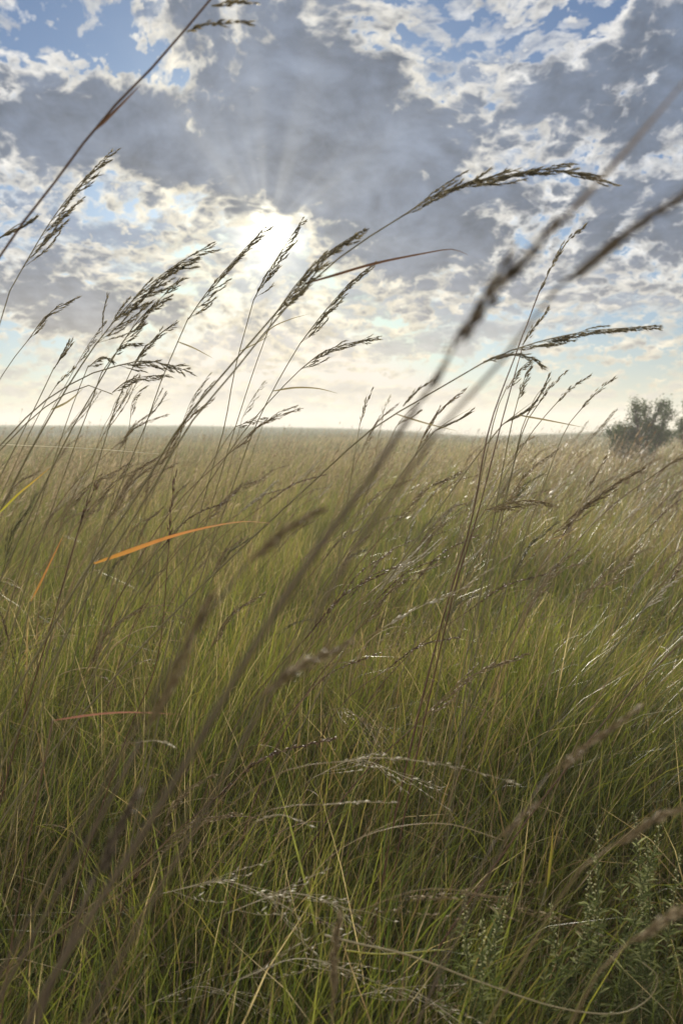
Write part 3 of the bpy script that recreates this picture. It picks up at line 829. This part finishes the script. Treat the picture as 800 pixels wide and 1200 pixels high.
# --- close to the lens
CLOSE = 'blurred stalks close to the lens'
stalk('big blurred dark stalk slanting from the lower left to the upper right, nearest the lens', 0.27, [(-10, 1290), (60, 1150), (200, 925), (330, 705), (430, 565), (488, 476)], [(488, 476), (536, 402), (590, 332), (650, 264)], 11, 'spike', mat=M_close, hmat=M_close, r=0.0018, dens=1.6, size=0.75, group=CLOSE,
      limbs=[([(540, 396), (572, 340), (600, 292)], 4, 'spike')], leaves=[([(640, 275), (690, 221), (750, 154), (830, 60)], 12)])
stalk('blurred dark head pointing to the upper right edge', 0.27, [(330, 790), (420, 640), (500, 520), (590, 420), (652, 338)], [(652, 338), (700, 296), (750, 258), (830, 205)], 9, mat=M_close, hmat=M_close, r=0.0011, dens=1.4, size=0.75, group=CLOSE)
stalk('blurred brown head in the field left of the big blurred stalk', 0.33, [(150, 870), (215, 760), (288, 662)], [(288, 662), (325, 625), (372, 596)], 9, mat=M_close, hmat=M_tan, r=0.0010, dens=1.2, size=0.75, group=CLOSE)
stalk('blurred upright head with a pale tip at the lower left', 0.33, [(60, 1060), (118, 960), (165, 868)], [(165, 868), (198, 800), (220, 745), (244, 700)], 10, mat=M_close, hmat=M_tan, r=0.0015, dens=1.2, size=0.75, group=CLOSE)
stalk('blurred fuzzy grey head under the big blurred stalk', 0.36, [(215, 960), (260, 880), (300, 820)], [(300, 820), (340, 786), (400, 755)], 13, mat=M_olive, hmat=M_tan, r=0.0008, dens=1.5, size=0.8, group=CLOSE)
stalk('soft brown foxtail-like head at the right of the lower field', 0.42, [(540, 1090), (600, 970), (642, 908)], [(642, 908), (680, 876), (748, 828)], 9, mat=M_close, hmat=M_tan, r=0.0008, dens=1.5, size=0.7, group=CLOSE)
stalk('small soft brown head below the foxtail-like one', 0.45, [(520, 1120), (556, 1030), (580, 985)], [(580, 985), (600, 965), (624, 943)], 8, mat=M_close, hmat=M_tan, r=0.0008, dens=1.5, size=0.7, group=CLOSE)
stalk('soft pale head reaching the right edge above the grey-green herb', 0.42, [(610, 1130), (670, 1030), (715, 992)], [(715, 992), (755, 965), (806, 942)], 9, mat=M_tan, hmat=M_tan, r=0.0008, dens=1.7, size=0.8, group=CLOSE)
stalk('soft tan head at the bottom right corner', 0.36, [(650, 1240), (700, 1140), (735, 1105)], [(735, 1105), (768, 1082), (812, 1056)], 9, mat=M_tan, hmat=M_tan, r=0.0009, dens=1.7, size=0.8, group=CLOSE)
stalk('soft tan head standing upright at the bottom middle', 0.45, [(392, 1290), (390, 1215), (389, 1185)], [(389, 1185), (391, 1130), (396, 1074)], 7, mat=M_tan, hmat=M_tan, r=0.0008, dens=1.8, size=0.8, group=CLOSE)
stalk('dark stem with a bushy tip crossing the lower left corner', 0.36, [(30, 1240), (75, 1120), (110, 1030)], [(110, 1030), (135, 975), (156, 930)], 10, mat=M_close, hmat=M_close, r=0.0018, dens=1.8, size=0.8, group=CLOSE)


# --- single leaves and straws that catch the eye
def leaf_thing(name, label, cat, Y, pts, wpx, mat, t0, t1, stem=None, prof=2.2, r=0.0008):
    Q = smooth_path([at(px, py, Y + 0.008 * i) for i, (px, py) in enumerate(pts)], 26)
    base = Q[0]
    low = to_ground(base, base + Vector((0.25, 0, 1.0)))
    path = smooth_path(low + [base], 16)
    t = thing(name, path[0], label, cat)
    m = Mesh(); m.tube(path, [r] * 16, 5, 0.6); m.build('stem', M_olive if mat is not M_pink else M_red, t, path[0])
    L = Mesh(); k = 25; w = wpx / F * Y
    L.ribbon(Q, [w * min(1, 0.25 + i / k * 4) * max(1 - (i / k) ** prof, 0.07) for i in range(26)], Vector((0.15, -0.75, 0.65)), t0, t1, fold=0.16)
    L.build('leaf', mat, t, path[0])


leaf_thing('withered_grass', 'long bright orange dried leaf bowed over the grass', 'grass leaf', 0.9, [(110, 660), (150, 645), (200, 628), (245, 617), (285, 611), (316, 613)], 14, M_orange, 1.0, 0.0, prof=0.75)
leaf_thing('withered_grass', 'short twisted orange leaf left of the long orange one', 'grass leaf', 0.95, [(36, 705), (52, 672), (64, 648), (77, 622)], 6, M_orange, 0.9, 0.4)
leaf_thing('withered_grass', 'yellow leaf with an orange tip near the left edge, above the orange leaves', 'grass leaf', 0.95, [(-6, 606), (20, 580), (42, 562), (60, 547)], 4, M_yellow, 0.9, 0.0)
leaf_thing('withered_grass', 'pinkish leaf lying level at the lower left', 'grass leaf', 0.75, [(62, 844), (105, 837), (150, 834), (212, 837)], 7, M_pink, 0.3, 1.0)
leaf_thing('withered_grass', 'yellow upright leaf in the dark gap of the lower right', 'grass leaf', 0.8, [(640, 1040), (643, 1010), (646, 985), (647, 965)], 8, M_yellow, 0.6, 0.3, prof=3)


def straw(label, Y, pts, r, mat, rooted=True):
    P = [at(px, py, Y) for px, py in pts]
    path = smooth_path((to_ground(P[0], P[1]) if rooted else []) + P, 44)
    t = thing('dry_straw', path[0], label, 'straw')
    m = Mesh(); m.tube(path, [r * (1 - 0.5 * i / 43) for i in range(44)], 6, 0.8)
    for f in (0.5, 0.78):
        i = int(f * 43); m.tube([path[i], path[i].lerp(path[i + 1], 0.3)], [r * 1.5, r * 1.5], 6, 0.4)
    m.build('stem', mat, t, path[0])


straw('thin pale straw lying almost level in front of the far hill at the left', 1.3, [(-60, 530), (-15, 521), (50, 523), (110, 526), (186, 532)], 0.0011, M_pale)
straw('pale brown straw curving along the bottom to a hooked end', 0.70, [(380, 1096), (420, 1106), (480, 1120), (560, 1150), (650, 1180), (720, 1188), (758, 1172), (770, 1145), (752, 1128)], 0.0011, M_stem, False)
straw('short thin straw lying across the bottom just above the hooked one', 0.75, [(405, 1114), (450, 1118), (530, 1112)], 0.0009, M_yellow, False)
straw('pale straw bowing to the right in the middle of the lower field', 0.8, [(330, 1075), (380, 1010), (440, 975), (520, 965), (590, 985)], 0.0007, M_tan)


# --- the other seeding stalks of the near field: a few kinds, copied
def prototype(k, rnd, hgt, lean, mat, hmat, style, label, group):
    az = 0.0
    P = [Vector((0, 0, -0.02))]
    th = 0.03; n = 7; seg = hgt / n
    for i in range(n):
        th += lean / n * (0.5 + i / n)
        P.append(P[-1] + Vector((math.sin(th), 0.12 * math.sin(i + k), math.cos(th))) * seg)
    d = (P[-1] - P[-2]).normalized()
    H = rnd.uniform(0.13, 0.22)
    e1 = P[-1] + d * H * 0.5; d2 = (d + Vector((0.35, 0, -0.22))).normalized(); e2 = e1 + d2 * H * 0.5
    t = thing('grass_stalk', (0, 0, 0), label, 'grass stalk', group)
    path = smooth_path(P, 22)
    m = Mesh(); m.tube(path, [0.0012 * (1.2 - 0.6 * i / 21) for i in range(22)], 5, 0.45); m.build('stem', mat, t)
    head_mesh(smooth_path([P[-1], e1, e2], 14), 0.013 if style == 'panicle' else 0.005, 0.8, style, 900 + k).build('seed_head', hmat, t)
    L = Mesh(); q = path[9]; a = rnd.choice((-0.3, 0.4))
    lf = smooth_path([q, q + Vector((0.05, a * 0.1, 0.06)), q + Vector((0.13, a * 0.2, 0.075)), q + Vector((0.20, a * 0.3, 0.04))], 12)
    L.ribbon(lf, [0.0035 * min(1, .4 + i / 4) * (1 - (i / 11) ** 2 * 0.93) for i in range(12)], Vector((0.1, 0.9, 0.2)), 0.4, 0.8); L.build('leaf', mat, t)
    return t


# wispy pale stalks laid over by the wind
def wispy(k, rnd):
    t = thing('wispy_stalk', (0, 0, 0), 'thin wispy stalk with pale seeds blown level in the lower field', 'grass stalk', 'wispy pale stalks')
    h = rnd.uniform(0.40, 0.50); b = rnd.uniform(-0.05, 0.05)
    path = smooth_path([Vector((0, 0, -0.02)), Vector((0.03, 0, h * 0.5)), Vector((0.10, b * 0.5, h * 0.88)), Vector((0.19, b, h))], 22)
    m = Mesh(); m.tube(path, [0.0006 * (1.2 - 0.7 * i / 21) for i in range(22)], 5, 0.3); m.build('stem', M_stem, t)
    hp = smooth_path([Vector((0.19, b, h)), Vector((0.25, b * 1.3, h + 0.012)), Vector((0.31, b * 1.5, h + rnd.uniform(-0.02, 0.012)))], 14)
    H = Mesh(); r2 = random.Random(k)
    H.tube(hp, [0.0004] * 14, 4, 0.4)
    for b in range(11):
        u = (b + r2.random()) * 1.15; i = min(int(u), 12); p = hp[i].lerp(hp[i + 1], u - i); d = (hp[i + 1] - hp[i]).normalized()
        o = Vector((0.2, r2.gauss(0, 1), r2.gauss(0, 0.7))).normalized()
        e = p + d * r2.uniform(0.03, 0.07) + o * r2.uniform(0.004, 0.022) - Vector((0, 0, r2.uniform(0, 0.014)))
        H.tube([p, p.lerp(e, 0.5) + o * 0.003, e], [0.00022] * 3, 3, 0.4)
        for q in range(6):
            g = p.lerp(e, 0.35 + 0.65 * (q + r2.random()) / 6); dd = ((e - p).normalized() + Vector((r2.gauss(0, .3), r2.gauss(0, .3), r2.gauss(0, .3)))).normalized()
            H.grain(g, dd, r2.uniform(0.005, 0.009), r2.uniform(0.0008, 0.0016), r2.random())
    H.build('seed_head', M_pale if k % 2 == 0 else M_tan, t)
    return t


rw = random.Random(77)
wp = [wispy(k, rw) for k in range(6)]
spots = [(rw.uniform(-0.30, 0.02), rw.uniform(0.40, 0.72)) for _ in range(34)] + [(rw.uniform(0.0, 0.5), rw.uniform(0.8, 1.6)) for _ in range(8)]
for k, (x, y) in enumerate(spots):
    o = wp[k] if k < 6 else wp[k % 6].copy()
    if k >= 6:
        col.objects.link(o)
        for ch in wp[k % 6].children:
            c_ = ch.copy(); col.objects.link(c_); c_.parent = o
    o.location = (x - 0.15, y, float(ground_z(x, y)))
    o.rotation_euler = (rw.gauss(0, 0.15), rw.gauss(0.0, 0.2), rw.gauss(0, 0.5))
    q = rw.uniform(0.85, 1.25); o.scale = (q, q, q)

rnd = random.Random(21)
KINDS = [(M_tan, M_tan, 'panicle', 'tan grass stalk with a loose feathery head among the other field grass', 'loose-headed tan stalks'),
         (M_red, M_red, 'spike', 'reddish brown grass stalk with a narrow spike among the other field grass', 'narrow red-brown stalks'),
         (M_olive, M_olive, 'panicle', 'olive grass stalk with a dull drooping head among the other field grass', 'drooping olive stalks'),
         (M_tan, M_pale, 'fingers', 'straw coloured grass stalk with a whitish forked head among the other field grass', 'whitish forked stalks'),
         (M_red, M_tan, 'panicle', 'red-stemmed grass stalk with a tan feathery head among the other field grass', 'red-stemmed feathery stalks')]
protos = []
for k in range(15):
    a, b, st, lb, gp = KINDS[k % 5]
    protos.append(prototype(k, rnd, rnd.uniform(0.62, 0.86), rnd.uniform(0.5, 1.0), a, b, st, lb, gp))
n_copy = 0
used = [False] * len(protos)
while n_copy < 190:
    Y = 1.0 + 3.6 * rnd.random() ** 0.8
    x = Y * rnd.uniform(-0.50, 0.46)
    if Y < 1.5 and rnd.random() < 0.5: continue
    i = rnd.randrange(len(protos)) if n_copy >= len(protos) else n_copy
    p = protos[i]
    if not used[i]:
        o = p; used[i] = True
    else:
        o = p.copy(); col.objects.link(o)
        for ch in p.children:
            c_ = ch.copy(); col.objects.link(c_); c_.parent = o
    o.location = (x, Y, float(ground_z(x, Y)))
    o.rotation_euler = (rnd.gauss(0, 0.05), rnd.gauss(0, 0.07), rnd.gauss(0, 0.45))
    s = rnd.uniform(0.85, 1.12) * (1.12 if Y > 2.2 and rnd.random() < 0.35 else 1.0)
    o.scale = (s, s, s)
    n_copy += 1


# a crowd of the same kinds farther in, their heads just clearing the horizon
for k in range(20):
    Y = rnd.uniform(1.7, 2.9)
    px = rnd.uniform(-10, 260) if k < 13 else rnd.uniform(380, 700)
    p = protos[(0, 5, 10, 3, 4, 9)[k % 6]]
    o = p.copy(); col.objects.link(o)
    for ch in p.children:
        c_ = ch.copy(); col.objects.link(c_); c_.parent = o
    x = (px - 400) / F * Y - 0.35
    o.location = (x, Y, float(ground_z(x, Y)))
    o.rotation_euler = (rnd.gauss(0, 0.04), rnd.gauss(-0.04, 0.05), rnd.gauss(0, 0.3))
    top = max((ch.matrix_basis @ Vector(c)).z for ch in p.children for c in ch.bound_box)
    want = CAM_Z + rnd.uniform(0.01, 0.055) * Y
    q = min(max(want / top, 0.9), 1.35); o.scale = (q, q, q)

# ------------------------------------------------------------------ grey-green herbs at the lower right
def herb(label, spots, Y, seed, hs=1.0):
    """spots: where each flowering tip stands (frame column and row)."""
    rnd = random.Random(seed)
    cx = sum(p[0] for p in spots) / len(spots)
    c = at(cx, 1000, Y); root = Vector((c.x, Y + 0.03, float(ground_z(c.x, Y))))
    t = thing('herb_plant', root, label, 'herb', 'grey-green herbs')
    stems, leaves = Mesh(), Mesh()
    for si, (px, py, flower) in enumerate(spots):
        tip = at(px, py, Y + rnd.uniform(-0.05, 0.06))
        b = root + Vector((rnd.gauss(0, 0.02), rnd.gauss(0, 0.02), 0))
        mid = b.lerp(tip, 0.5) + Vector((b.x - tip.x, 0, 0)) * 0.12 + Vector((rnd.gauss(0, 0.01), rnd.gauss(0, 0.01), 0.03))
        path = smooth_path([b, mid, tip], 30)
        stems.tube(path, [0.0014 * (1.1 - 0.7 * i / 29) for i in range(30)], 5, 0.4)
        L = (tip - b).length
        n = int(165 * L / 0.4)
        for j in range(n):
            u = (0.15 + 0.78 * rnd.random() ** 1.2) * 29; i = min(int(u), 28)
            p = path[i].lerp(path[i + 1], u - i); d = (path[i + 1] - path[i]).normalized()
            o = Vector((rnd.gauss(0, 1), rnd.gauss(0, 1), rnd.gauss(0, 1))); o = (o - d * o.dot(d)).normalized()
            dd = (o + d * rnd.uniform(0.3, 1.1)).normalized()
            ln = rnd.uniform(0.014, 0.046) * (1.15 - 0.8 * u / 29)
            e = p + dd * ln; m_ = p.lerp(e, 0.5) + d * ln * 0.08
            leaves.ribbon([p, m_, e], [0.0012, 0.0022, 0.0005], d, rnd.uniform(0.15, 0.75))
        if flower:
            fm = Mesh()
            f0 = rnd.uniform(0.72, 0.86)
            for j in range(40):
                u = (f0 + (1 - f0) * j / 40) * 29; i = min(int(u), 28)
                p = path[i].lerp(path[i + 1], u - i); d = (path[i + 1] - path[i]).normalized()
                o = Vector((rnd.gauss(0, 1), rnd.gauss(0, 1), rnd.gauss(0, 1))); o = (o - d * o.dot(d)).normalized()
                q = p + o * rnd.uniform(0.001, 0.0045) * (1.25 - j / 40)
                fm.grain(q, (o + d * 0.2).normalized(), rnd.uniform(0.002, 0.0042), rnd.uniform(0.0018, 0.0034), 0.75 + 0.35 * rnd.random())
            fm.build('flower_spike', M_sage, t, root)
    stems.build('stems', M_sage, t, root)
    leaves.build('foliage', M_sage, t, root)


herb('large grey-green herb with pale flower spikes in the lower right corner', [(700, 965, 1), (722, 1000, 0), (742, 950, 1), (758, 985, 1), (775, 960, 1), (795, 1000, 1), (780, 1050, 0), (735, 1045, 0), (760, 1090, 0), (800, 1080, 0), (708, 1060, 0), (820, 980, 1), (690, 1020, 1)], 0.86, 3)
herb('smaller grey-green herb with two pale leaning flower spikes at the bottom middle', [(543, 1040, 1), (525, 1075, 0), (598, 1032, 1), (565, 1075, 1), (510, 1100, 0), (580, 1110, 0), (550, 1120, 0)], 0.80, 4)
herb('slight grey-green herb between the two larger ones', [(645, 1058, 1), (660, 1085, 0), (690, 1060, 1), (668, 1110, 0), (632, 1105, 0)], 0.84, 5)


# ------------------------------------------------------------------ the shrubby trees on the right
def shrub(label, px0, px1, top, base, Y, seed, skirt, lobes, nleaf):
    rnd = random.Random(seed)
    cxp = (px0 + px1) / 2
    c = at(cxp, base, Y); gz = float(ground_z(c.x, Y))
    root = Vector((c.x, Y, gz))
    t = thing('shrub_tree', root, label, 'tree', 'leafy trees beside the field')
    tr = Mesh(); cr = Mesh()
    hub = root + Vector((0, 0, 0.15))
    U = Y / F
    for (lx, ly, rx, ry, dens) in lobes:
        cen = at(lx, ly, Y) + Vector((0, rnd.uniform(-0.25, 0.25), 0))
        a = root + Vector((rnd.gauss(0, 0.14), rnd.gauss(0, 0.1), -0.05))
        mid = a.lerp(cen, 0.5) + Vector((rnd.gauss(0, 0.06), rnd.gauss(0, 0.06), 0.05))
        path = smooth_path([a, mid, cen], 14)
        tr.tube(path, [0.030 * (1.1 - 0.85 * i / 13) for i in range(14)], 6, rnd.random())
        for b in range(int(11 * dens)):
            # a twig cluster
            d = Vector((rnd.gauss(0, 1), rnd.gauss(0, 1), rnd.gauss(0, 0.9) + 0.25)).normalized()
            f = rnd.uniform(0.25, 1.0) ** 0.6
            e = cen + Vector((d.x * rx * U * f, d.y * (rx + ry) / 2 * U * f, d.z * ry * U * f))
            st = path[rnd.randrange(8, 14)]
            tp = smooth_path([st, st.lerp(e, 0.5) + Vector((0, 0, 0.05)), e], 7)
            tr.tube(tp, [0.007 * (1.1 - 0.8 * i / 6) for i in range(7)], 4, rnd.random())
            for q in range(int(nleaf * dens ** 0.3)):
                u = rnd.uniform(0.35, 1.05) * 6; i = min(int(u), 5)
                p = tp[i].lerp(tp[i + 1], u - i) + Vector((rnd.gauss(0, 1), rnd.gauss(0, 1), rnd.gauss(0, 1))) * 0.045
                dd = Vector((rnd.gauss(0, 1) + 0.4, rnd.gauss(0, 1), rnd.gauss(0, 1))).normalized()
                s_ = Vector((rnd.gauss(0, 1), rnd.gauss(0, 1), rnd.gauss(0, 1))).normalized()
                ln = rnd.uniform(0.028, 0.055)
                cr.ribbon([p, p + dd * ln * 0.5, p + dd * ln], [0.004, ln * 0.5, 0.002], s_, rnd.random())
    tr.build('trunk', M_bark, t, root)
    cr.build('crown', M_treeleaf, t, root)


shrub('leafy shrub-like tree with a ragged crown standing on the right horizon', 712, 790, 465, 540, 16.0, 31, None,
      [(738, 478, 9, 12, 1.6), (745, 492, 12, 10, 1.6), (757, 478, 10, 11, 1.4), (772, 474, 10, 10, 1.5), (778, 487, 11, 11, 1.5), (762, 495, 14, 8, 1.8), (784, 480, 6, 10, 0.9), (722, 500, 9, 7, 1.1),
       (718, 514, 12, 13, 3.0), (780, 512, 12, 10, 2.6), (724, 522, 13, 10, 2.6), (736, 513, 14, 13, 3.0), (754, 512, 14, 13, 3.0), (772, 507, 12, 11, 2.6), (728, 528, 14, 9, 2.4), (750, 528, 14, 9, 2.2), (715, 503, 6, 8, 1.0), (740, 504, 12, 8, 2.2), (760, 502, 12, 7, 2.0)], 26)
shrub('second leafy tree cut off by the right edge', 790, 850, 470, 525, 17.0, 32, None,
      [(799, 482, 8, 10, 1.6), (810, 474, 10, 10, 1.8), (797, 494, 9, 8, 1.8), (800, 506, 11, 8, 2.2), (805, 515, 12, 8, 2.0), (822, 490, 14, 12, 3.0), (836, 484, 14, 14, 3.0), (826, 505, 18, 10, 3.0), (846, 505, 14, 12, 3.0)], 24)

# ------------------------------------------------------------------ sun and air
sd = bpy.data.lights.new('sun', 'SUN'); sd.energy = 5.0; sd.angle = R(4.5); sd.color = (1.0, 0.92, 0.79)
so = bpy.data.objects.new('sun', sd); col.objects.link(so)
so.rotation_euler = SUN_DIR.to_track_quat('Z', 'Y').to_euler()
so.location = (0, 0, 30)


def haze():
    m = Mesh()
    x0, x1, y0, y1, z0, z1 = -225, 225, -225, 225, -9.5, 5.5
    m.v = [Vector(p) for p in ((x0, y0, z0), (x1, y0, z0), (x1, y1, z0), (x0, y1, z0), (x0, y0, z1), (x1, y0, z1), (x1, y1, z1), (x0, y1, z1))]
    m.f = [(0, 3, 2, 1), (4, 5, 6, 7), (0, 1, 5, 4), (1, 2, 6, 5), (2, 3, 7, 6), (3, 0, 4, 7)]; m.t = [0] * 8
    mt, nt = new_mat('haze_air')
    v = nt.nodes.new('ShaderNodeVolumePrincipled')
    v.inputs['Color'].default_value = (0.90, 0.90, 0.88, 1); v.inputs['Density'].default_value = HAZE; v.inputs['Anisotropy'].default_value = 0.15
    ou = nt.nodes.new('ShaderNodeOutputMaterial'); nt.links.new(v.outputs[0], ou.inputs['Volume'])
    o = m.build('haze', mt); o['kind'] = 'stuff'; o['label'] = 'pale dusty air over the field'


HAZE = 0.0050
haze()
c = scene.cycles
c.max_bounces = 6; c.diffuse_bounces = 3; c.glossy_bounces = 2; c.transmission_bounces = 4; c.volume_bounces = 1; c.transparent_max_bounces = 8
c.caustics_reflective = False; c.caustics_refractive = False
c.sample_clamp_indirect = 6
c.use_denoising = True
c.denoiser = 'OPENIMAGEDENOISE'
c.denoising_input_passes = 'RGB_ALBEDO_NORMAL'
c.denoising_prefilter = 'ACCURATE'
